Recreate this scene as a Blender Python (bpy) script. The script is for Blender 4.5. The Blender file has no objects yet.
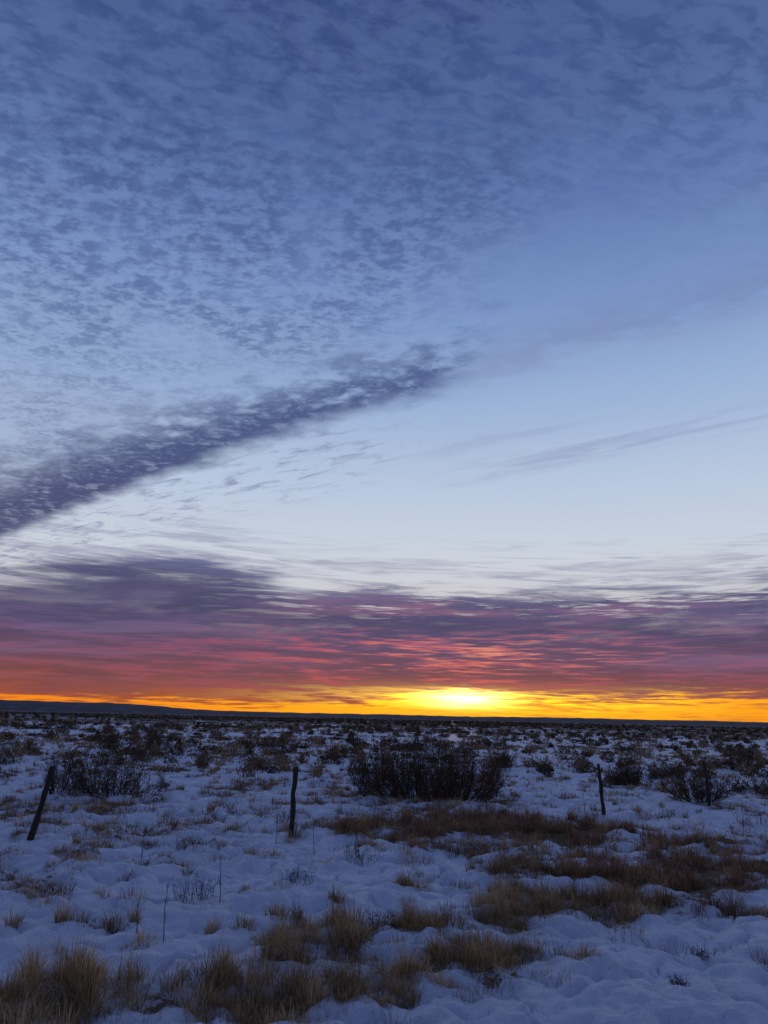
import bpy, math, numpy as np
from mathutils import Matrix, Vector
rng = np.random.default_rng(11)
scene = bpy.context.scene
scene.view_settings.view_transform = 'Standard'
scene.view_settings.look = 'None'
scene.view_settings.exposure = 0

def lin(c):
    return tuple(((v/255)/12.92 if v/255 <= .04045 else ((v/255+.055)/1.055)**2.4) for v in c) + (1.0,)

# ------------------------------------------------------------ camera
CAMH = 2.0
p = math.radians(15.55)
r0 = Vector((1,0,0)); u0 = Vector((0,-math.sin(p),math.cos(p))); f0 = Vector((0,math.cos(p),math.sin(p)))
k = 0.0215
R = (r0+k*u0).normalized(); U = (u0-k*r0).normalized()
cam = bpy.data.cameras.new("camera"); co = bpy.data.objects.new("camera", cam)
scene.collection.objects.link(co)
m = Matrix((R,U,-f0)).transposed().to_4x4(); m.translation = Vector((0,0,CAMH))
co.matrix_world = m
cam.sensor_fit='VERTICAL'; cam.sensor_height=36; cam.sensor_width=27; cam.lens=26
cam.clip_start=.05; cam.clip_end=30000
scene.camera = co

# ------------------------------------------------------------ node helpers
class G:
    def __init__(s, nt): s.nt=nt
    def n(s,t): return s.nt.nodes.new(t)
    def link(s,a,b):
        if isinstance(a,V): s.nt.links.new(a.s,b)
        elif isinstance(a,bpy.types.NodeSocket): s.nt.links.new(a,b)
        else: b.default_value=a
    def m(s,op,*a,clamp=False):
        nd=s.n('ShaderNodeMath'); nd.operation=op; nd.use_clamp=clamp
        for i,x in enumerate(a): s.link(x,nd.inputs[i])
        return V(s,nd.outputs[0])
    def ss(s,x,a,b,lo=0.,hi=1.,t='SMOOTHSTEP'):
        nd=s.n('ShaderNodeMapRange'); nd.interpolation_type=t
        for i,v in enumerate((x,a,b,lo,hi)): s.link(v,nd.inputs[i])
        return V(s,nd.outputs[0])
    def gauss(s,x,c,w):
        d=(x-c)*(1.0/w); return s.m('EXPONENT', d*d*-1.0)
    def vec(s,x,y,z):
        nd=s.n('ShaderNodeCombineXYZ')
        for i,v in enumerate((x,y,z)): s.link(v,nd.inputs[i])
        return V(s,nd.outputs[0])
    def noise(s,v,scale,detail=4.,rough=.5,dist=0.,color=False):
        nd=s.n('ShaderNodeTexNoise'); s.link(v,nd.inputs['Vector'])
        nd.inputs['Scale'].default_value=scale; nd.inputs['Detail'].default_value=detail
        nd.inputs['Roughness'].default_value=rough; nd.inputs['Distortion'].default_value=dist
        return V(s,nd.outputs['Color' if color else 0])
    def mix(s,f,a,b,mode='MIX'):
        nd=s.n('ShaderNodeMix'); nd.data_type='RGBA'; nd.blend_type=mode; nd.clamp_factor=True
        s.link(f,nd.inputs[0]); s.link(a,nd.inputs[6]); s.link(b,nd.inputs[7])
        return V(s,nd.outputs[2])
    def ramp(s,x,stops):
        nd=s.n('ShaderNodeValToRGB'); s.link(x,nd.inputs[0]); e=nd.color_ramp.elements
        while len(e)>1: e.remove(e[0])
        e[0].position=stops[0][0]; e[0].color=stops[0][1]
        for q,c in stops[1:]:
            z=e.new(q); z.color=c
        return V(s,nd.outputs[0])
    def curve(s,x,pts):
        nd=s.n('ShaderNodeFloatCurve'); s.link(x,nd.inputs['Value']); c=nd.mapping.curves[0]
        c.points[0].location=pts[0]; c.points[1].location=pts[-1]
        for q in pts[1:-1]: c.points.new(*q)
        nd.mapping.update(); return V(s,nd.outputs[0])
class V:
    def __init__(s,g,sock): s.g=g; s.s=sock
    def __add__(s,o): return s.g.m('ADD',s,o)
    def __radd__(s,o): return s.g.m('ADD',o,s)
    def __sub__(s,o): return s.g.m('SUBTRACT',s,o)
    def __rsub__(s,o): return s.g.m('SUBTRACT',o,s)
    def __mul__(s,o): return s.g.m('MULTIPLY',s,o)
    def __rmul__(s,o): return s.g.m('MULTIPLY',o,s)
    def __truediv__(s,o): return s.g.m('DIVIDE',s,o)

# ------------------------------------------------------------ sky (world)
SUN_A, SUN_E = 6.4, 1.45
w = bpy.data.worlds.new("World"); scene.world = w; w.use_nodes=True
nt=w.node_tree; nt.nodes.clear(); g=G(nt)
tc=g.n('ShaderNodeTexCoord'); sp=g.n('ShaderNodeSeparateXYZ'); nt.links.new(tc.outputs['Generated'],sp.inputs[0])
x,y,z=[V(g,sp.outputs[i]) for i in range(3)]
A=g.m('ARCTAN2',x,y)*57.2958
E=g.m('ARCSINE',z)*57.2958
zc=g.m('MAXIMUM',z,.05)
X=x/zc; Y=y/zc
front=g.ss(y,-.1,.75)
base=g.ramp(E*(1/60.),[(0,lin((250,150,45))),(2.2/60,lin((235,165,100))),(5/60,lin((215,180,165))),(8/60,lin((202,198,204))),
   (12/60,lin((200,208,220))),(17/60,lin((184,199,222))),(24/60,lin((153,177,214))),(31/60,lin((120,148,198))),
   (38/60,lin((91,118,174))),(44/60,lin((74,98,154))),(50/60,lin((62,83,138))),(1,lin((54,72,126)))])
back=g.ramp(E*(1/60.),[(0,lin((108,106,140))),(8/60,lin((112,117,160))),(25/60,lin((95,113,163))),(1,lin((58,76,134)))])
col=g.mix(front,back,base)
# --- altocumulus sheet (flat layer, seen in perspective)
P=g.vec(X,Y,0.)
nw=g.noise(P,1.3,3.,.5)-.5
nf=g.noise(P,6.,4.,.6)-.5
s = (2.31-X*.80+X*X*.05) - Y + nw*.22 + nf*.26
Pm=g.vec(X*1.0+Y*.35,Y*1.25-X*.2,0.)
n1=g.noise(Pm,15.,4.,.62,.25)
n1b=g.noise(Pm,33.,3.,.6,.1)
n1c=g.noise(Pm,52.,3.,.6,.1)
n2=g.noise(P,2.2,3.,.5,.4)
mot=g.ss(n1*.5+n1b*.3+n1c*.2,.42,.58)
inside=g.ss(s,-.06,.16)
fade=1.0-g.ss(X+(Y-1.)*.35,.12,.6)*.9
sheet=inside*g.ss(s,.16,.8)
a_m=sheet*fade*(mot*.54+.11)*g.ss(n2,.28,.6)
shcol=g.ramp(E*(1/60.),[(10/60,lin((88,96,140))),(25/60,lin((78,94,142))),(40/60,lin((55,73,126))),(1,lin((45,61,110)))])
col=g.mix(a_m*.95,col,shcol)
lift=sheet*fade*(1.0-mot)*g.ss(E,46.,20.)*.42
col=g.mix(lift,col,lin((146,163,202)))
# overhead ripples reaching across to the right
rip=g.ss(g.noise(g.vec(X*.8+Y*.5,Y*1.5-X*.6,5.),17.,5.,.6,.3),.42,.62)
rz=g.ss(Y,1.5,.85)*g.ss(y,-.3,.2)
col=g.mix(rz*rip*.32*g.ss(n2,.25,.55),col,lin((52,68,116)))
col=g.mix(rz*(1.0-rip)*.16,col,lin((122,138,182)))
# the dark rib along the sheet's edge: lumpy, torn on the inner side
pf=g.noise(g.vec(X*1.1+Y*.3,Y*1.2,9.),7.,5.,.6,.35)
bn=n1*.30+n1b*.12+pf*.58
wid=g.ss(X,.45,-1.8,.22,.82)
innr=s+(pf-.5)*1.0+(n1-.5)*.4
band=inside*g.ss(innr,wid+.20,wid*.45)
band_f=band*(1.0-g.ss(X+(pf-.5)*.3,.10,.32)*.86)
a_b=band_f*g.ss(bn,.34,.50,.52,1.)
col=g.mix(a_b*.94,col,g.ramp(E*(1/60.),[(8/60,lin((60,57,100))),(16/60,lin((54,62,110))),(26/60,lin((66,82,132))),(1,lin((80,92,136)))]))
# softer, paler puffs riding in the rib
col=g.mix(band_f*g.ss(n1*.6+n1b*.4,.48,.34)*.28,col,lin((120,130,176)))
# faint continuation of the rib to the upper right
cont=g.gauss(s,.12,.16)*g.ss(X,.1,.35)*g.ss(pf,.35,.6)
col=g.mix(cont*.34,col,lin((120,124,170)))
# broken scraps below the sheet edge
sc=g.ss(s,-1.1,-.2)*g.ss(s,.1,-.1)*g.ss(X,.35,-.3)
scn=g.ss(g.noise(g.vec(X*.8+Y*.2,Y*1.3+X*.7,3.),8.,7.,.68,.5),.49,.67)
col=g.mix(sc*scn*.65,col,lin((112,120,162)))
# thin parallel streaks, right
st=g.noise(g.vec(X*.8,(Y+X*.75)*2.6,7.),3.5,7.,.66,.5)
s2=g.m('ABSOLUTE',(Y+X*.72)-3.2+nw*.3+nf*.15)
str1=g.ss(s2,.24,.0)*g.ss(X,.12,.4)*g.ss(st,.42,.66)
s3=g.m('ABSOLUTE',(Y+X*.8)-2.85+nw*.35+nf*.15)
str2=g.ss(s3,.16,.0)*g.ss(X,.05,.3)*g.ss(X,.9,.5)*g.ss(st,.40,.62)
col=g.mix(str1*.45+str2*.28,col,lin((132,140,182)))
# --- low bank of stratiform cloud
xs=g.vec(x*2.2,y*2.2,z*26.-x*1.6)
streak=g.noise(xs,1.6,6.,.62,.35)
lump=g.noise(g.vec(x*2.6,y*2.6,z*11.-x*.9),1.7,4.,.55,.3)
streak2=g.noise(g.vec(x*5.,y*5.,z*75.+x*3.),1.5,6.,.66,.5)
streak3=g.noise(g.vec(x*14.,y*14.,z*240.-x*4.),1.5,4.,.6,.3)
fine=streak2*.55+streak3*.45
An=(A+60.)*(1/120.)
edge=g.curve(An,[(0,.42),(.2,.44),(.27,.51),(.33,.585),(.375,.595),(.42,.54),(.46,.48),(.52,.50),(.6,.50),(.68,.50),(.76,.55),(1,.5)])*20.
ed=edge-E+(streak-.5)*4.6+(streak2-.5)*3.+(lump-.5)*3.5
bank=g.ss(ed,-.3,2.1)
wisp=g.ss(ed+(streak3-.5)*5.0,-3.6,1.0)*g.ss(streak2,.42,.62)
leftw=g.ss(A,-4.,-16.)
gap=g.ss(fine,.50,.40)*g.ss(A,-16.,0.)*g.ss(E,6.6,8.6)
gap2=g.ss(lump*.5+streak*.5,.50,.40)*g.ss(E,5.,7.)*.38*(1.0-leftw*.6)
thin=1.0-g.m('MAXIMUM',gap*.85,gap2,clamp=True)
Ej=E+(streak-.5)*3.4+(lump-.5)*2.6
bankcol=g.ramp(Ej*(1/14.),[(0,lin((156,74,42))),(1.4/14,lin((150,74,56))),(2.2/14,lin((124,63,66))),(3.2/14,lin((108,62,78))),(4.8/14,lin((92,65,98))),
    (6.4/14,lin((68,62,103))),(8.5/14,lin((58,59,100))),(10.3/14,lin((66,69,113))),(12./14,lin((92,98,142))),(1,lin((120,124,165)))])
bankback=g.ramp(E*(1/14.),[(0,lin((96,94,130))),(1,lin((84,92,136)))])
bankcol=g.mix(g.ss(fine,.45,.58)*g.ss(E,.8,2.5)*.36,bankcol,g.ramp(E*(1/14.),[(2/14,lin((158,94,102))),(6/14,lin((126,104,146))),(1,lin((140,146,180)))]))
bankcol=g.mix(g.ss(fine,.52,.38)*.45,bankcol,lin((50,46,84)))
# long open lilac / rose lanes between the bars
lane=g.ss(streak,.50,.60)*g.ss(E,3.0,4.5)*g.ss(E,10.,8.)
bankcol=g.mix(lane*.42,bankcol,g.mix(azz:=g.gauss(A,5.,18.),lin((112,98,142)),lin((168,104,132))))
bar=g.gauss(E+(streak-.5)*2.,A*-.03+7.2,.85)*g.ss(lump,.35,.55)
bankcol=g.mix(bar*.5,bankcol,lin((50,52,92)))
heavy=leftw*g.gauss(E+(lump-.5)*3.,8.8,1.7)
bankcol=g.mix(heavy*.55,bankcol,lin((56,51,92)))
bankcol=g.mix(front,bankback,bankcol)
col=g.mix(wisp*.55,col,g.mix(front,bankback,lin((114,112,152))))
bk=bank*thin*(.84+streak3*.2)
col=g.mix(bk,col,bankcol)
# lit undersides: red/pink ripples
azf=g.gauss(A,3.,19.)
red=g.ss(streak2*.6+streak3*.4,.49,.61)*g.ss(E,1.6,3.)*g.ss(Ej,7.6,5.)*(azf*.8+.2)
col=g.mix(red*.70*front,col,g.mix(g.gauss(A,5.,14.),lin((168,72,86)),lin((228,92,80))))
pale=g.ss(streak2*.4+streak3*.6,.50,.66)*g.gauss(E,4.7,1.3)*g.gauss(A,8.,10.)
col=g.mix(pale*.8,col,lin((230,166,136)))
# orange clear slot over the horizon
slot_top=g.curve(An,[(0,.36),(.27,.46),(.36,.40),(.46,.46),(.54,.74),(.62,.78),(.75,.88),(1,.7)])*2.7
so=g.ss(E+(streak2-.5)*2.4+(streak3-.5)*1.5+(streak-.5)*1.2,slot_top,slot_top-.6)
dark=g.ss(streak3*.5+streak2*.5,.48,.60)*g.ss(A,-30.,0.,.65,.35)
col=g.mix(so*front*(1.0-dark),col,g.mix(g.gauss(A,8.,20.),lin((248,134,28)),lin((255,180,34))))
# sun glow behind thin cloud
veil=g.ss(streak3*.5+streak2*.5,.60,.42)
core=g.gauss(A,SUN_A,2.7)*g.gauss(E+(streak3-.5)*1.1,SUN_E,.47)*(veil*.8+.35)
halo=g.gauss(A,SUN_A+1.5,12.)*g.gauss(E+(streak2-.5)*1.6,1.45,.66)*(veil*1.4+.0)
wide=g.gauss(A,SUN_A,18.)*g.gauss(E,1.3,1.6)
def addc(c,f,rgb):
    sc_=g.n('ShaderNodeVectorMath'); sc_.operation='SCALE'; sc_.inputs[0].default_value=rgb; g.link(f,sc_.inputs['Scale'])
    ad=g.n('ShaderNodeVectorMath'); ad.operation='ADD'; g.link(c,ad.inputs[0]); g.link(sc_.outputs[0],ad.inputs[1])
    return V(g,ad.outputs[0])
col=addc(col,core,(6.,4.,1.2))
col=addc(col,halo,(1.,.6,.03))
col=addc(col,wide,(.08,.022,.0))
sky=g.n('ShaderNodeTexSky'); sky.sky_type='NISHITA'; sky.sun_disc=False
sky.sun_elevation=math.radians(SUN_E); sky.sun_rotation=math.radians(SUN_A); sky.altitude=1200
scn_=g.n('ShaderNodeVectorMath'); scn_.operation='SCALE'; nt.links.new(sky.outputs[0],scn_.inputs[0]); g.link((1.0-bk)*.006,scn_.inputs['Scale'])
ad=g.n('ShaderNodeVectorMath'); ad.operation='ADD'; g.link(col,ad.inputs[0]); nt.links.new(scn_.outputs[0],ad.inputs[1])
bg=g.n('ShaderNodeBackground'); nt.links.new(ad.outputs[0],bg.inputs[0]); bg.inputs[1].default_value=1.0
wo=g.n('ShaderNodeOutputWorld'); nt.links.new(bg.outputs[0],wo.inputs[0])
w.cycles.sampling_method='MANUAL'; w.cycles.sample_map_resolution=1024

sl=bpy.data.lights.new("sun","SUN"); sl.energy=.12; sl.angle=math.radians(3); sl.color=(1,.6,.3)
so_=bpy.data.objects.new("sun",sl); scene.collection.objects.link(so_)
sd=Vector((math.sin(math.radians(SUN_A)),math.cos(math.radians(SUN_A)),math.tan(math.radians(SUN_E))))
so_.rotation_euler=sd.to_track_quat('Z','Y').to_euler(); so_.location=(0,0,30)

# ------------------------------------------------------------ numpy noise
def _h(ix,iy,seed):
    n=(ix.astype(np.int64)*374761393+iy.astype(np.int64)*668265263+seed*1274126177)&0xffffffff
    n=((n^(n>>13))*1274126177)&0xffffffff
    return ((n^(n>>16))&0xffff)/65535.
def vn(x,y,seed=0):
    ix=np.floor(x); iy=np.floor(y); fx=x-ix; fy=y-iy
    fx=fx*fx*(3-2*fx); fy=fy*fy*(3-2*fy)
    a=_h(ix,iy,seed); b=_h(ix+1,iy,seed); c=_h(ix,iy+1,seed); d=_h(ix+1,iy+1,seed)
    return (a*(1-fx)+b*fx)*(1-fy)+(c*(1-fx)+d*fx)*fy
def fbm(x,y,o=3,seed=0):
    t=0; a=1; s_=0
    for i in range(o):
        c,s2_=math.cos(.6*i+.3),math.sin(.6*i+.3)
        t=t+a*vn((x*c-y*s2_)*2**i,(x*s2_+y*c)*2**i,seed+i*17); s_+=a; a*=.5
    return t/s_
def sst(v,a,b):
    t=np.clip((v-a)/(b-a),0,1); return t*t*(3-2*t)

# grass density patches (cx,cy,rx,ry,rot,strength,kind)
PATCH=[(-3.2,6.1,.8,.45,.3,.95,0),(-2.4,5.9,.9,.5,.3,1.1,0),(-1.2,6.4,1.2,.55,.25,1.15,0),(-.3,7.0,1.0,.5,.3,1.15,0),(.9,7.9,1.3,.6,.35,1.1,0),(2.2,8.8,1.0,.6,.4,1.0,0),
       (-.3,8.7,.7,.35,.2,.65,0),(1.0,9.6,.9,.45,.2,.7,0),(-1.6,7.7,.8,.35,.2,.4,0),(.1,10.0,.7,.35,.2,.45,0),(-3.0,8.2,.6,.3,.1,.4,0),
       (4.0,9.9,1.4,.7,.3,1.2,1),(2.7,10.9,1.1,.6,.1,1.0,1),(5.6,11.6,1.7,.9,.2,1.1,1),(6.5,10.6,1.5,.75,.3,1.2,1),
       (.6,14.6,1.5,1.1,.1,1.05,1),(2.6,15.6,1.9,1.3,.1,1.1,1),(4.6,14.5,1.2,1.0,.2,.7,1),(1.4,13.0,.8,.45,0,.5,1),(3.4,12.4,1.2,.6,.1,.45,1),(7.4,13.8,1.4,.6,.1,.45,1)]
def dens(x,y):
    d=np.zeros_like(x); red=np.zeros_like(x)
    for cx,cy,rx,ry,ro,st_,kd in PATCH:
        c,s_=math.cos(ro),math.sin(ro)
        u=((x-cx)*c+(y-cy)*s_)/rx; v=(-(x-cx)*s_+(y-cy)*c)/ry
        gg=st_*np.exp(-(u*u+v*v)); d=d+gg
        if kd: red=red+gg
    return d,red
def road(x,y): return 1-sst(y-(.42*x+5.1)+ .5*(fbm(x*1.1,y*1.1,2,91)-.5),.0,.9)
def bare(x,y):
    d,_=dens(x,y); r=np.hypot(x,y)
    n=fbm(x*1.3,y*1.3,4,5); n2_=fbm(x*.22,y*.22,3,9)
    b=np.minimum(d,1.3)*.36+ (n-.5)*1.8 + (n2_-.5)*1.2 - .08 + sst(r,18,70)*.17
    return b-road(x,y)*.8*sst(x,-2.5,-.5)
def ridg(x,y,seed): return 1-2*np.abs(fbm(x,y,2,seed)-.5)
def height(x,y):
    r=np.hypot(x,y)
    near=1-sst(r,35,100)
    h=.12*(fbm(x*.3,y*.3,2,1)-.5)+.5*(fbm(x*.03,y*.03,2,2)-.5)*sst(r,15,60)
    h=h+.9*(fbm(x*.006,y*.006,2,3)-.5)*sst(r,100,300)
    h=h+near*(.15*(fbm(x*1.6,y*1.6,2,4)-.5)+.13*(fbm(x*3.6,y*3.6,2,6)-.5)+.06*(fbm(x*8,y*8,2,8)-.5)-.04*sst(ridg(x*2.3,y*2.3,14),.80,.98))
    h=h-.03*sst(bare(x,y),.1,.4)*near
    return h

def mk(name,verts,tris,mat,colors=None,smooth=False,parent=None,attr='col'):
    me=bpy.data.meshes.new(name)
    verts=np.asarray(verts,dtype=np.float32); tris=np.asarray(tris,dtype=np.int32); nv=tris.shape[1]
    me.vertices.add(len(verts)); me.vertices.foreach_set('co',verts.ravel())
    me.loops.add(tris.size); me.loops.foreach_set('vertex_index',tris.ravel())
    me.polygons.add(len(tris)); me.polygons.foreach_set('loop_start',np.arange(0,tris.size,nv,dtype=np.int32))
    me.polygons.foreach_set('loop_total',np.full(len(tris),nv,dtype=np.int32))
    if smooth: me.polygons.foreach_set('use_smooth',np.ones(len(tris),dtype=bool))
    me.update(calc_edges=True)
    if colors is not None:
        ca=me.color_attributes.new(attr,'FLOAT_COLOR','POINT')
        c=np.ones((len(verts),4),dtype=np.float32); c[:,:3]=colors; ca.data.foreach_set('color',c.ravel())
    me.materials.append(mat)
    ob=bpy.data.objects.new(name,me); scene.collection.objects.link(ob)
    if parent: ob.parent=parent
    return ob

# ------------------------------------------------------------ materials
def newmat(name):
    mt=bpy.data.materials.new(name); mt.use_nodes=True
    gg=G(mt.node_tree); b=mt.node_tree.nodes['Principled BSDF']; return mt,gg,b
# ground
gm,gg,b=newmat("snowy_ground")
at=gg.n('ShaderNodeAttribute'); at.attribute_name='col'
sx=gg.n('ShaderNodeSeparateColor'); gg.nt.links.new(at.outputs['Color'],sx.inputs[0])
br=V(gg,sx.outputs[0]); farv=V(gg,sx.outputs[1])
t2=gg.n('ShaderNodeTexCoord'); O=V(gg,t2.outputs['Object'])
nA=gg.noise(O,7.,6.,.65); nB=gg.noise(O,30.,4.,.6); nC=gg.noise(O,.35,7.,.7); nD=gg.noise(O,.045,8.,.7)
v=br+(nA-.5)*1.1+(nB-.5)*.6
mask=gg.ss(v,.42,.56)
thinm=gg.ss(v,.02,.5)
vf=(nC-.5)*1.6+(nD-.5)*2.0+farv*.50-.22
maskf=gg.ss(vf,.0,.12)
mask=gg.m('MAXIMUM',mask,maskf*gg.ss(farv,.02,.2),clamp=True)
soil=gg.mix(nB,(.075,.048,.028,1),(.27,.18,.10,1))
soil=gg.mix(farv,soil,(.06,.050,.050,1))
snow=gg.mix(nA,(.68,.72,.80,1),(.83,.85,.89,1))
snow=gg.mix(thinm*.38,snow,(.42,.40,.40,1))
snow=gg.mix(gg.ss(nB,.60,.72)*gg.ss(br,-.5,.1)*.35,snow,(.25,.20,.16,1))
colr=gg.mix(mask,snow,soil)
gg.link(colr,b.inputs['Base Color'])
gg.link(gg.ss(mask,0.,1.,.5,.95),b.inputs['Roughness'])
b.inputs['Specular IOR Level'].default_value=.3
bp=gg.n('ShaderNodeBump'); bp.inputs['Strength'].default_value=1.0; bp.inputs['Distance'].default_value=.11
gg.link((nA*.8+nB*.30+gg.noise(O,2.6,5.,.6)*.9)*(1.0-farv),bp.inputs['Height']); gg.nt.links.new(bp.outputs[0],b.inputs['Normal'])

def leafmat(name,rough=.8,trans=.0,mul=1.0):
    mt,q,b=newmat(name); a=q.n('ShaderNodeAttribute'); a.attribute_name='col'
    t=q.n('ShaderNodeTexCoord'); nn=q.noise(V(q,t.outputs['Object']),9.,3.,.6)
    c=q.mix(1.0,V(q,a.outputs['Color']),q.mix(nn,(.6,.6,.6,1),(1.35,1.3,1.25,1)),'MULTIPLY')
    q.link(c,b.inputs['Base Color']); b.inputs['Roughness'].default_value=rough; b.inputs['Specular IOR Level'].default_value=.05
    if trans:
        tr=q.n('ShaderNodeBsdfTranslucent'); q.link(c,tr.inputs[0]); mx=q.n('ShaderNodeMixShader'); mx.inputs[0].default_value=trans
        q.nt.links.new(b.outputs[0],mx.inputs[1]); q.nt.links.new(tr.outputs[0],mx.inputs[2])
        q.nt.links.new(mx.outputs[0],q.nt.nodes['Material Output'].inputs[0])
    return mt
grassmat=leafmat("dry_grass_blades",trans=.3)
shrubmat=leafmat("shrub_foliage")

# ------------------------------------------------------------ ground sheet
rs=[.6]
while rs[-1]<9000:
    r=rs[-1]; rs.append(r*(1.03 if r<4 else 1.0055 if r<45 else 1.012 if r<250 else 1.05))
rs=np.array(rs)
ang=np.concatenate([np.arange(-42,42,.2),np.arange(42,318,2.5)]); ang=np.radians(ang)
RR,AA=np.meshgrid(rs,ang,indexing='ij'); gx=(RR*np.sin(AA)).ravel(); gy=(RR*np.cos(AA)).ravel()
gz=height(gx,gy); nr,na=RR.shape
idx=np.arange(nr*na).reshape(nr,na); i2=np.roll(idx,-1,axis=1)
quads=np.stack([idx[:-1].ravel(),idx[1:].ravel(),i2[1:].ravel(),i2[:-1].ravel()],1)[:,::-1]
verts=np.stack([gx,gy,gz],1)
gr=np.hypot(gx,gy)
cols=np.stack([bare(gx,gy),sst(gr,25,260),np.zeros_like(gx)],1)
verts=np.vstack([verts,[[0,0,float(height(np.array([0.]),np.array([0.]))[0])]]]); cols=np.vstack([cols,[[0,0,0]]])
gob=mk("snow_ground",verts,quads,gm,cols,smooth=True)
capm=mk("cap",verts[np.r_[idx[0],nr*na]],np.stack([np.full(na,na),np.roll(np.arange(na),-1),np.arange(na)],1),gm,cols[np.r_[idx[0],nr*na]],smooth=True)
capm.name="centre_patch"; capm.parent=gob

# ------------------------------------------------------------ grass
def blades(cx,cy,bz,az,lean,L,W,col,tipcol=1.3):
    n=len(cx); hx=np.sin(az); hy=np.cos(az); tw=rng.uniform(-.8,.8,n); px=np.cos(az+tw); py=-np.sin(az+tw)
    a1=lean*.45; a2=lean*1.1; a3=np.minimum(lean*1.9,2.1)
    def step(q,a,f): return (q[0]+hx*np.sin(a)*L*f,q[1]+hy*np.sin(a)*L*f,q[2]+np.cos(a)*L*f)
    b0=(cx,cy,bz); m1=step(b0,a1,.4); m2=step(m1,a2,.33); tp=step(m2,a3,.27)
    def pr(q,wf): return (np.stack([q[0]-px*W*wf,q[1]-py*W*wf,q[2]],1),np.stack([q[0]+px*W*wf,q[1]+py*W*wf,q[2]],1))
    v0,v1=pr(b0,.5); v2,v3=pr(m1,.45); v4,v5=pr(m2,.3); v6=np.stack(tp,1)
    vs=np.stack([v0,v1,v2,v3,v4,v5,v6],1).reshape(-1,3)
    f=np.array([[0,1,3],[0,3,2],[2,3,5],[2,5,4],[4,5,6]]); fs=(f[None]+np.arange(n)[:,None,None]*7).reshape(-1,3)
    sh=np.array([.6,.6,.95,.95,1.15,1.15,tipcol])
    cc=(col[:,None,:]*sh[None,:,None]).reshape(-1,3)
    return vs,fs,cc
class Acc:
    def __init__(s): s.v=[];s.f=[];s.c=[];s.n=0
    def add(s,v,f,c): s.v.append(v); s.f.append(f+s.n); s.c.append(c); s.n+=len(v)
    def out(s): return np.vstack(s.v),np.vstack(s.f),np.vstack(s.c)
STRAW=np.array([.62,.42,.21]); RED=np.array([.42,.23,.13]); GREY=np.array([.37,.27,.17])
def tufts(acc,tx,ty,rad,hh,nb,col,wid,leanmax=1.0):
    rep=np.repeat(np.arange(len(tx)),nb); n=len(rep)
    q=rng.uniform(0,1,n)**.6; th=rng.uniform(0,2*np.pi,n)
    ox=q*rad[rep]*np.sin(th); oy=q*rad[rep]*np.cos(th)
    bx=tx[rep]+ox*.8; by=ty[rep]+oy*.8
    az=th+rng.normal(0,.8,n); lean=np.abs(rng.normal(.15,.28,n))+q*rng.uniform(.1,leanmax,n)
    L=hh[rep]*rng.uniform(.35,1.15,n)*(1-.2*q)
    cc=col[rep]*rng.uniform(.45,1.35,(n,1))
    W=wid[rep]*rng.uniform(.6,1.2,n)
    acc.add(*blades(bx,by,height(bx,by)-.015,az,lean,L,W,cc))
acc=Acc()
N=7600; cx=rng.uniform(-6,9,N); cy=rng.uniform(4.6,18.5,N)
d,rd=dens(cx,cy); d2=d*(.1+1.65*sst(fbm(cx*1.5,cy*1.5,3,31),.38,.62))
keep=(rng.uniform(0,1,N)<np.clip(d2*1.1-.12,0,1)); cx,cy,d,rd=cx[keep],cy[keep],d[keep],rd[keep]
isr=np.clip(rd/np.maximum(d,1e-3),0,1)[:,None]; nT=len(cx)
pick=(rng.uniform(0,1,(nT,1))<isr*.72)
colr_=np.where(pick,RED,STRAW*(1-.25*isr))*rng.uniform(.45,1.15,(nT,1))
r_=np.hypot(cx,cy)
hh=rng.uniform(.10,.35,nT)*(1+.15*isr[:,0])
tufts(acc,cx,cy,rng.uniform(.07,.22,nT),hh,np.clip((rng.uniform(80,170,nT)*7/r_),40,150).astype(int),colr_,.0026+.00038*r_,1.25)
def scatter(n,r1,r2,amax,thr,size,nbl,wmul,lm,floor=.03):
    a=np.radians(rng.uniform(-amax,amax,n)); r=np.sqrt(rng.uniform(r1*r1,r2*r2,n)); tx=r*np.sin(a); ty=r*np.cos(a)
    bb=bare(tx,ty); pr_=np.clip((bb-thr)*1.8,floor,1); kp=rng.uniform(0,1,n)<pr_
    kp&=~((road(tx,ty)>.3)&(tx>-1.5)&(rng.uniform(0,1,n)<.95))
    tx,ty,r=tx[kp],ty[kp],r[kp]; nn=len(tx)
    mixv=rng.uniform(0,1,(nn,1)); c=np.where(mixv<.5,STRAW,np.where(mixv<.72,GREY,RED))*rng.uniform(.5,1.1,(nn,1))
    sz=rng.uniform(.3,1.,nn)**1.3*size
    tufts(acc,tx,ty,rng.uniform(.05,.24,nn)*(1+size),sz,np.maximum(4,(nbl*rng.uniform(.3,1.4,nn))).astype(int),c,wmul*r,lm)
scatter(3000,5.0,15,42,-.18,.23,60,.00045,1.3,.09)
scatter(6800,15,30,38,-.15,.29,40,.0005,1.2,.10)
scatter(12500,30,70,36,-.12,.36,20,.0006,1.2,.10)
scatter(12000,70,190,36,-.1,.40,9,.0009,1.)
v_,f_,c_=acc.out(); mk("dry_grass",v_,f_,grassmat,c_)

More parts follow.
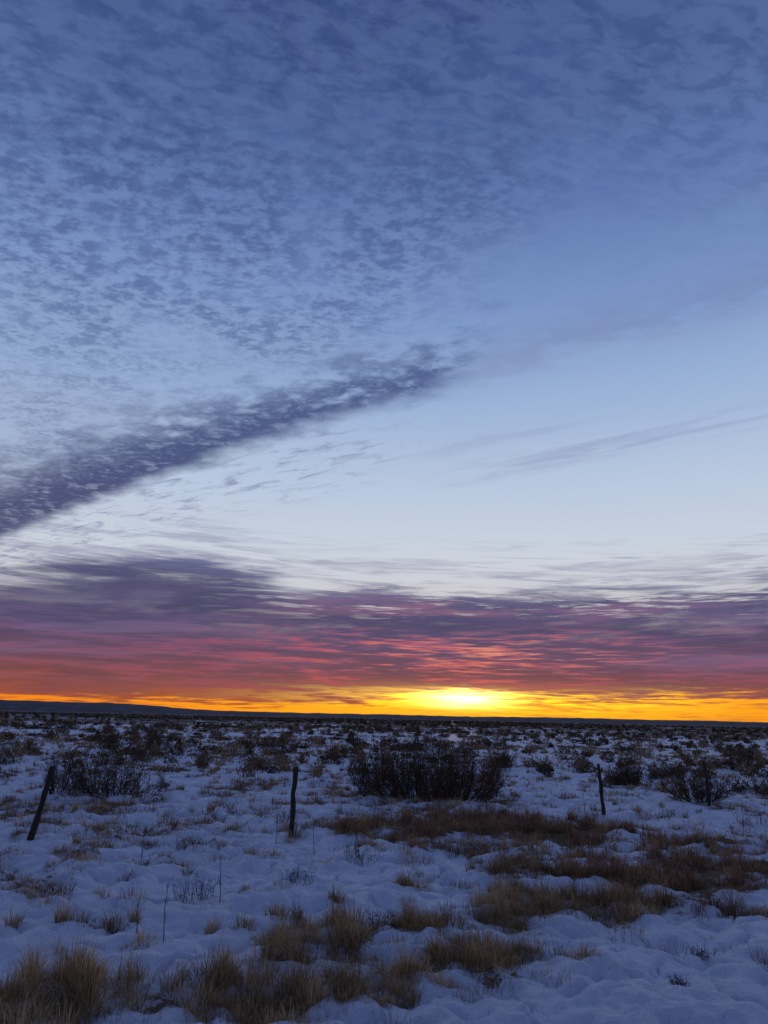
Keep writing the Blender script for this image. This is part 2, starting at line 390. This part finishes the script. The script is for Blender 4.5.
# ------------------------------------------------------------ tubes / shrubs
def tube(acc,pts,rad,col,sides=4):
    pts=np.array(pts,float); rad=np.array(rad,float); n=len(pts)
    t=np.gradient(pts,axis=0); t/=np.linalg.norm(t,axis=1)[:,None]+1e-9
    ref=np.array([.31,.87,.12]); a=np.cross(t,ref); a/=np.linalg.norm(a,axis=1)[:,None]+1e-9; bb=np.cross(t,a)
    th=np.arange(sides)*2*np.pi/sides
    ring=pts[:,None]+rad[:,None,None]*(a[:,None]*np.cos(th)[None,:,None]+bb[:,None]*np.sin(th)[None,:,None])
    vs=ring.reshape(-1,3); fs=[]
    for i in range(n-1):
        for j in range(sides):
            a0=i*sides+j;b0=i*sides+(j+1)%sides; fs+= [[a0,b0,b0+sides],[a0,b0+sides,a0+sides]]
    for j in range(1,sides-1): fs.append([(n-1)*sides,(n-1)*sides+j,(n-1)*sides+j+1]); fs.append([0,j+1,j])
    acc.add(vs,np.array(fs),np.tile(np.array(col),(len(vs),1)))
def leaves(acc,P_,size,col):
    n=len(P_); d=rng.normal(0,1,(n,3)); d/=np.linalg.norm(d,axis=1)[:,None]; e=np.cross(d,rng.normal(0,1,(n,3))); e/=np.linalg.norm(e,axis=1)[:,None]+1e-9
    s_=size*rng.uniform(.6,1.4,(n,1))
    vs=np.stack([P_-e*s_*.3,P_+d*s_,P_+e*s_*.3,P_-d*s_*.5],1).reshape(-1,3)
    fs=(np.array([[0,1,2],[0,2,3]])[None]+np.arange(n)[:,None,None]*4).reshape(-1,3)
    cc=np.repeat(col*rng.uniform(.4,1.7,(n,1)),4,axis=0); acc.add(vs,fs,cc)
def shrub(name,x,y,wd,h,stems=40,lf=2600,lsize=.02,lcol=(.075,.075,.035),dp=None,twig=.006,root=.5,slope=0,lcol2=None):
    ac=Acc(); bz=float(height(np.array([x]),np.array([y]))[0])-.05; dp=dp or wd*.8; LP=[]
    for i in range(stems):
        th=rng.uniform(0,2*np.pi); q=rng.uniform(0,1)**.5
        ex=q*wd*.5*math.cos(th); ey=q*dp*.5*math.sin(th)
        top=h*(1-slope*ex)*(1-.45*q**3)*rng.uniform(.45,1.05)*(.60+.6*vn(np.array([ex*2.6+x*3+9]),np.array([ey*2.6+5.]),77)[0])
        rt=np.array([ex*root+rng.normal(0,.05),ey*root+rng.normal(0,.05),0]); end=np.array([ex,ey,top])
        ts=np.linspace(0,1,6)[:,None]; bow=np.array([math.cos(th),math.sin(th),0])*min(.12*wd,.3)*q
        pts=rt+(end-rt)*ts+bow*np.sin(ts*np.pi)*.6+np.vstack([[0,0,0],rng.normal(0,.035,(5,3))])
        pts[:,2]=np.maximum(pts[:,2],.0)
        pts+= np.array([x,y,bz]); tube(ac,pts,np.linspace(twig*1.9,twig*.6,6),(.085,.054,.036))
        for kq in range(12):
            t=rng.uniform(.10,1); i0=min(int(t*5),4); pb=pts[i0]+(pts[i0+1]-pts[i0])*(t*5-i0)
            dr=rng.normal(0,1,3); dr[2]=abs(dr[2])*1.1+.3; dr/=np.linalg.norm(dr); ln=rng.uniform(.10,.28)*h
            pe=pb+dr*ln; pm=pb+dr*ln*.5+rng.normal(0,.02,3)
            tube(ac,[pb,pm,pe],[twig*.75,twig*.55,twig*.3],(.10,.062,.040),3)
            nl=max(2,int(lf/(stems*12))); tt=rng.uniform(.1,1.05,(nl,1)); LP.append(pb+(pe-pb)*tt+rng.normal(0,.035,(nl,3)))
    LP=np.vstack(LP); lc=np.array(lcol)
    if lcol2 is not None:
        tm=sst(LP[:,0]-x+rng.normal(0,.3,len(LP)),-.2,1.)[:,None]; lc=lc*(1-tm)+np.array(lcol2)*tm
    leaves(ac,LP,lsize,lc); v,f,c=ac.out()
    return mk(name,v,f,shrubmat,c)
OL=(.105,.074,.038); BR=(.18,.090,.048)
shrub("desert_shrub",1.32,20.7,4.25,1.85,210,29000,.028,(.115,.076,.040),dp=2.2,root=.78,slope=.10,lcol2=(.19,.098,.054))
shrub("desert_shrub",-6.5,19.2,2.7,1.2,80,7500,.026,OL,root=.65)
shrub("desert_shrub",-8.0,19.6,1.0,1.2,26,1300,.024,OL)
shrub("desert_shrub",8.6,21.2,2.1,1.15,62,5500,.026,BR)
shrub("desert_shrub",8.45,26.2,1.5,1.1,42,3500,.03,OL)
shrub("desert_shrub",-12.0,41.5,1.9,1.4,34,3000,.04,OL)
shrub("desert_shrub",-13.9,40.,1.3,1.2,28,1900,.04,OL)
shrub("desert_shrub",-10.3,34.,1.1,.8,26,1600,.034,OL)
shrub("desert_shrub",5.3,33.8,1.6,1.3,30,2300,.036,OL)
shrub("desert_shrub",-5.6,43.,2.8,1.3,40,3500,.04,OL)
shrub("desert_shrub",16.4,36.,1.6,1.2,30,2200,.036,OL)
shrub("desert_shrub",11.5,31.,1.7,.8,30,2300,.034,BR)
shrub("desert_shrub",-17.,37.,2.2,1.0,34,2700,.036,OL)
shrub("desert_shrub",12.2,24.3,1.3,.8,30,2000,.03,BR)

# low twiggy brush near (dark twigs poking out of the snow)
ac=Acc()
def twigs(x,y,w_,h_,n):
    bz=float(height(np.array([x]),np.array([y]))[0])
    for i in range(n):
        a=rng.uniform(0,6.28); q=rng.uniform(0,1)**.5; bx=x+math.cos(a)*q*w_*.4; by=y+math.sin(a)*q*w_*.4
        ex=bx+rng.normal(0,.25)*h_+math.cos(a)*q*w_*.12; ey=by+rng.normal(0,.25)*h_; t=h_*rng.uniform(.2,1.1)
        pts=[[bx,by,bz-.04],[(bx+ex)/2+rng.normal(0,.02),(by+ey)/2,bz+t*.5],[ex,ey,bz+t]]
        tube(ac,pts,[.0035,.0025,.0012],(.07,.048,.035),3)
        for j in range(3):
            u_=rng.uniform(0,1); pp=np.array(pts[1])*(1-u_)+np.array(pts[2])*u_
            dr=rng.normal(0,1,3); dr[2]=abs(dr[2])*.6; tube(ac,[pp,pp+dr*.035*h_/.2],[.0018,.001],(.08,.055,.04),3)
for (x_,y_,w_,h_) in [(-2.05,9.3,.6,.25),(-4.3,14.2,.9,.2),(-2.9,12.4,.5,.16),(-1.0,10.4,.5,.18),(-6.0,14.6,.8,.2),(.0,8.3,.4,.18),(-.2,11.6,.6,.25),
      (.1,17.6,.6,.3),(6.3,17.5,.8,.25),(-3.4,17.6,.9,.25),(-8.7,17.2,.8,.22),(3.0,7.6,.22,.1),(2.4,6.6,.16,.06),(-3.7,9.5,.5,.12),(-2.6,8.1,.4,.1),(7.8,16.5,.8,.25),(-5.2,16.4,.9,.2),(-3.3,15.6,.8,.15),(-1.8,15.4,.5,.25)]:
    twigs(x_,y_,w_,h_,40)
v,f,c=ac.out(); mk("low_twiggy_brush",v,f,shrubmat,c)
# tall dry weed stalks
ac=Acc()
for (x_,y_,h_) in [(-1.93,7.6,.52),(3.45,13.0,1.0),(3.6,12.8,.6),(-1.7,8.9,.5),(1.33,17.2,.75),(-3.2,11.,.45),(-.35,12.6,.45),(-1.65,13.1,.6),(2.2,16.,.7),(-.95,12.3,.5),(6.9,15.,.7),(-2.3,8.0,.35)]:
    bz=float(height(np.array([x_]),np.array([y_]))[0]); lx=rng.normal(0,.03)
    pts=[[x_+lx*t+rng.normal(0,.006),y_,bz-.03+h_*t] for t in np.linspace(0,1,6)]
    tube(ac,pts,np.linspace(.006,.0025,6),(.08,.055,.04),4)
    for j in range(9):
        t=rng.uniform(.3,1); pp=np.array([x_+lx*t,y_,bz-.03+h_*t]); a=rng.uniform(0,6.28); l=rng.uniform(.03,.09)
        tube(ac,[pp,pp+np.array([math.cos(a)*l*.6,math.sin(a)*l*.6,l])],[.002,.001],(.12,.08,.055),3)
v,f,c=ac.out(); mk("dry_weeds",v,f,shrubmat,c)

# ------------------------------------------------------------ distant brush (one mass)
ac=Acc()
n=9500; a=np.radians(rng.uniform(-46,46,n)); r=np.sqrt(rng.uniform(28**2,620**2,n)); tx=r*np.sin(a); ty=r*np.cos(a)
cl=fbm(tx*.03,ty*.03,3,55); kp=rng.uniform(0,1,n)<sst(cl,.3,.6)*(.6+.4*sst(r,60,200)); tx,ty,r=tx[kp],ty[kp],r[kp]
n2_=3000; a=np.radians(rng.uniform(-42,42,n2_)); rr=rng.uniform(26,150,n2_); kp=rng.uniform(0,1,n2_)<.32; tx=np.r_[tx,(rr*np.sin(a))[kp]]; ty=np.r_[ty,(rr*np.cos(a))[kp]]; r=np.hypot(tx,ty)
nn=len(tx); nb=np.clip(14000/r,14,380).astype(int); rep=np.repeat(np.arange(nn),nb); n=len(rep)
wd=rng.uniform(.22,.85,nn)*(1+.4*sst(r,150,600)); ht=rng.uniform(.2,.85,nn)
th=rng.uniform(0,2*np.pi,n); q=rng.uniform(0,1,n)**.5; zz=rng.uniform(0,1,n)
lob=.45+.85*vn(th*1.6+rep*7.1,zz*2+rep*3.3,41)
wid=wd[rep]*(.6+.4*np.sin(np.clip(zz*2.6,0,3.14)))*lob
P_=np.stack([tx[rep]+q*wid*np.cos(th),ty[rep]+q*wid*np.sin(th),height(tx,ty)[rep]+zz*ht[rep]*(1-.5*q*q)*lob],1)
sz=(.03+.0011*r[rep])[:,None]
d=rng.normal(0,1,(n,3)); d[:,2]=np.abs(d[:,2])+.5; d/=np.linalg.norm(d,axis=1)[:,None]; e=np.cross(d,rng.normal(0,1,(n,3))); e/=np.linalg.norm(e,axis=1)[:,None]
s_=sz*rng.uniform(.6,1.4,(n,1)); vs=np.stack([P_-e*s_*.3,P_+d*s_*1.3,P_+e*s_*.3],1).reshape(-1,3)
fs=np.arange(n*3).reshape(-1,3); pk=rng.uniform(0,1,(nn,1)); base_c=np.where(pk<.4,np.array([.10,.072,.040]),np.where(pk<.75,np.array([.20,.125,.07]),np.array([.38,.26,.14])))
cc=np.repeat(base_c[rep]*rng.uniform(.5,1.4,(n,1)),3,axis=0); mk("distant_brush",vs,fs,shrubmat,cc)

# ------------------------------------------------------------ distant hills
hm,hg,hb=newmat("hill_scrub"); t=hg.n('ShaderNodeTexCoord')
hn=hg.noise(V(hg,t.outputs['Object']),.02,6.,.7)
hg.link(hg.mix(hg.ss(hn,.5,.62),(.028,.028,.042,1),(.08,.09,.13,1)),hb.inputs['Base Color']); hb.inputs['Roughness'].default_value=.95
aa=np.radians(np.arange(-70,70,.12)); dg=np.degrees(aa)
prof=10+9*fbm(dg*.12+50,dg*0,3,71)+2.6*fbm(dg*1.5+9,dg*0,3,72)+32*sst(-dg,11,20)*(1+.12*(fbm(dg*.4+80,dg*0,2,73)-.5))*.62
rows=[(2300,-2),(2600,.55),(2900,.9),(3200,1.0),(3800,.8),(4600,-.3)]
vs=[];
for rad_,fz in rows:
    zz=prof*fz+ (vn(dg*2.,dg*0+rad_,5)-.5)*1.5*(fz>0); vs.append(np.stack([rad_*np.sin(aa),rad_*np.cos(aa),zz if fz>-1 else zz*0-3],1))
vs=np.vstack(vs); na_=len(aa); fs=[]
i=np.arange(na_-1)
for rw in range(len(rows)-1): fs.append(np.stack([rw*na_+i,rw*na_+i+1,(rw+1)*na_+i+1,(rw+1)*na_+i],1))
mk("distant_hills",vs,np.vstack(fs),hm,smooth=True)

# ------------------------------------------------------------ fence
fm,fg,fb=newmat("weathered_post"); t=fg.n('ShaderNodeTexCoord'); mp=fg.n('ShaderNodeMapping'); mp.inputs['Scale'].default_value=(30,30,3)
fg.nt.links.new(t.outputs['Object'],mp.inputs[0]); fnn=fg.noise(V(fg,mp.outputs[0]),1.5,6.,.7)
fg.link(fg.mix(fnn,(.018,.015,.012,1),(.08,.064,.05,1)),fb.inputs['Base Color']); fb.inputs['Roughness'].default_value=.9; fb.inputs['Specular IOR Level'].default_value=.1
wm,wg,wb=newmat("rusty_wire"); wb.inputs['Base Color'].default_value=(.07,.05,.04,1); wb.inputs['Roughness'].default_value=.9
fence=bpy.data.objects.new("barbed_wire_fence",None); scene.collection.objects.link(fence)
posts=[(-9.6,11.2,1.1,.02,.045),(-5.46,12.6,1.08,.20,.046),(-1.50,13.95,1.12,.02,.044),(5.08,17.8,1.06,-.05,.040),(8.45,20.1,1.05,-.03,.040),(12.2,22.4,1.05,.02,.045),(16.,24.8,1.05,0,.045)]
tops=[]
for i,(px_,py_,h_,ln,rd_) in enumerate(posts):
    ac=Acc(); bz=float(height(np.array([px_]),np.array([py_]))[0])
    tt=np.linspace(0,1,10); pts=[[px_+ln*q*h_+rng.normal(0,.008),py_+rng.normal(0,.006),bz-.15+(h_+.15)*q] for q in tt]
    tube(ac,pts,rd_*(1.1-.2*tt)*rng.uniform(.88,1.12,10),(1,1,1),9)
    v,f,c=ac.out(); jt=rng.normal(0,.003,v.shape); v=v+jt; v[-9:,2]+=rng.uniform(-.02,.03,9)
    mk("post_%d"%(i+1),v,f,fm,parent=fence); tops.append((px_,py_,bz,h_,ln))
ac=Acc()
for i in range(len(tops)-1):
    a,b_=tops[i],tops[i+1]
    for fr in (.3,.55,.78,.95):
        pts=[]
        for q in np.linspace(0,1,15):
            za=a[2]+a[3]*fr; zb=b_[2]+b_[3]*fr
            pts.append([a[0]+a[4]*a[3]*fr+(b_[0]+b_[4]*b_[3]*fr-a[0]-a[4]*a[3]*fr)*q,a[1]-.05+(b_[1]-a[1])*q,za+(zb-za)*q-.05*math.sin(math.pi*q)])
        tube(ac,pts,[.0011]*15,(1,1,1),4)
        L_=math.dist(pts[0],pts[-1])
        for j in range(int(L_/.15)):
            q=(j+.5)/int(L_/.15)*14; k0=min(int(q),13); pp=np.array(pts[k0])+(np.array(pts[k0+1])-np.array(pts[k0]))*(q-k0)
            dd=rng.normal(0,1,3); dd/=np.linalg.norm(dd); tube(ac,[pp-dd*.01,pp+dd*.01],[.0008,.0008],(1,1,1),3)
v,f,c=ac.out(); mk("barbed_wires",v,f,wm,parent=fence)
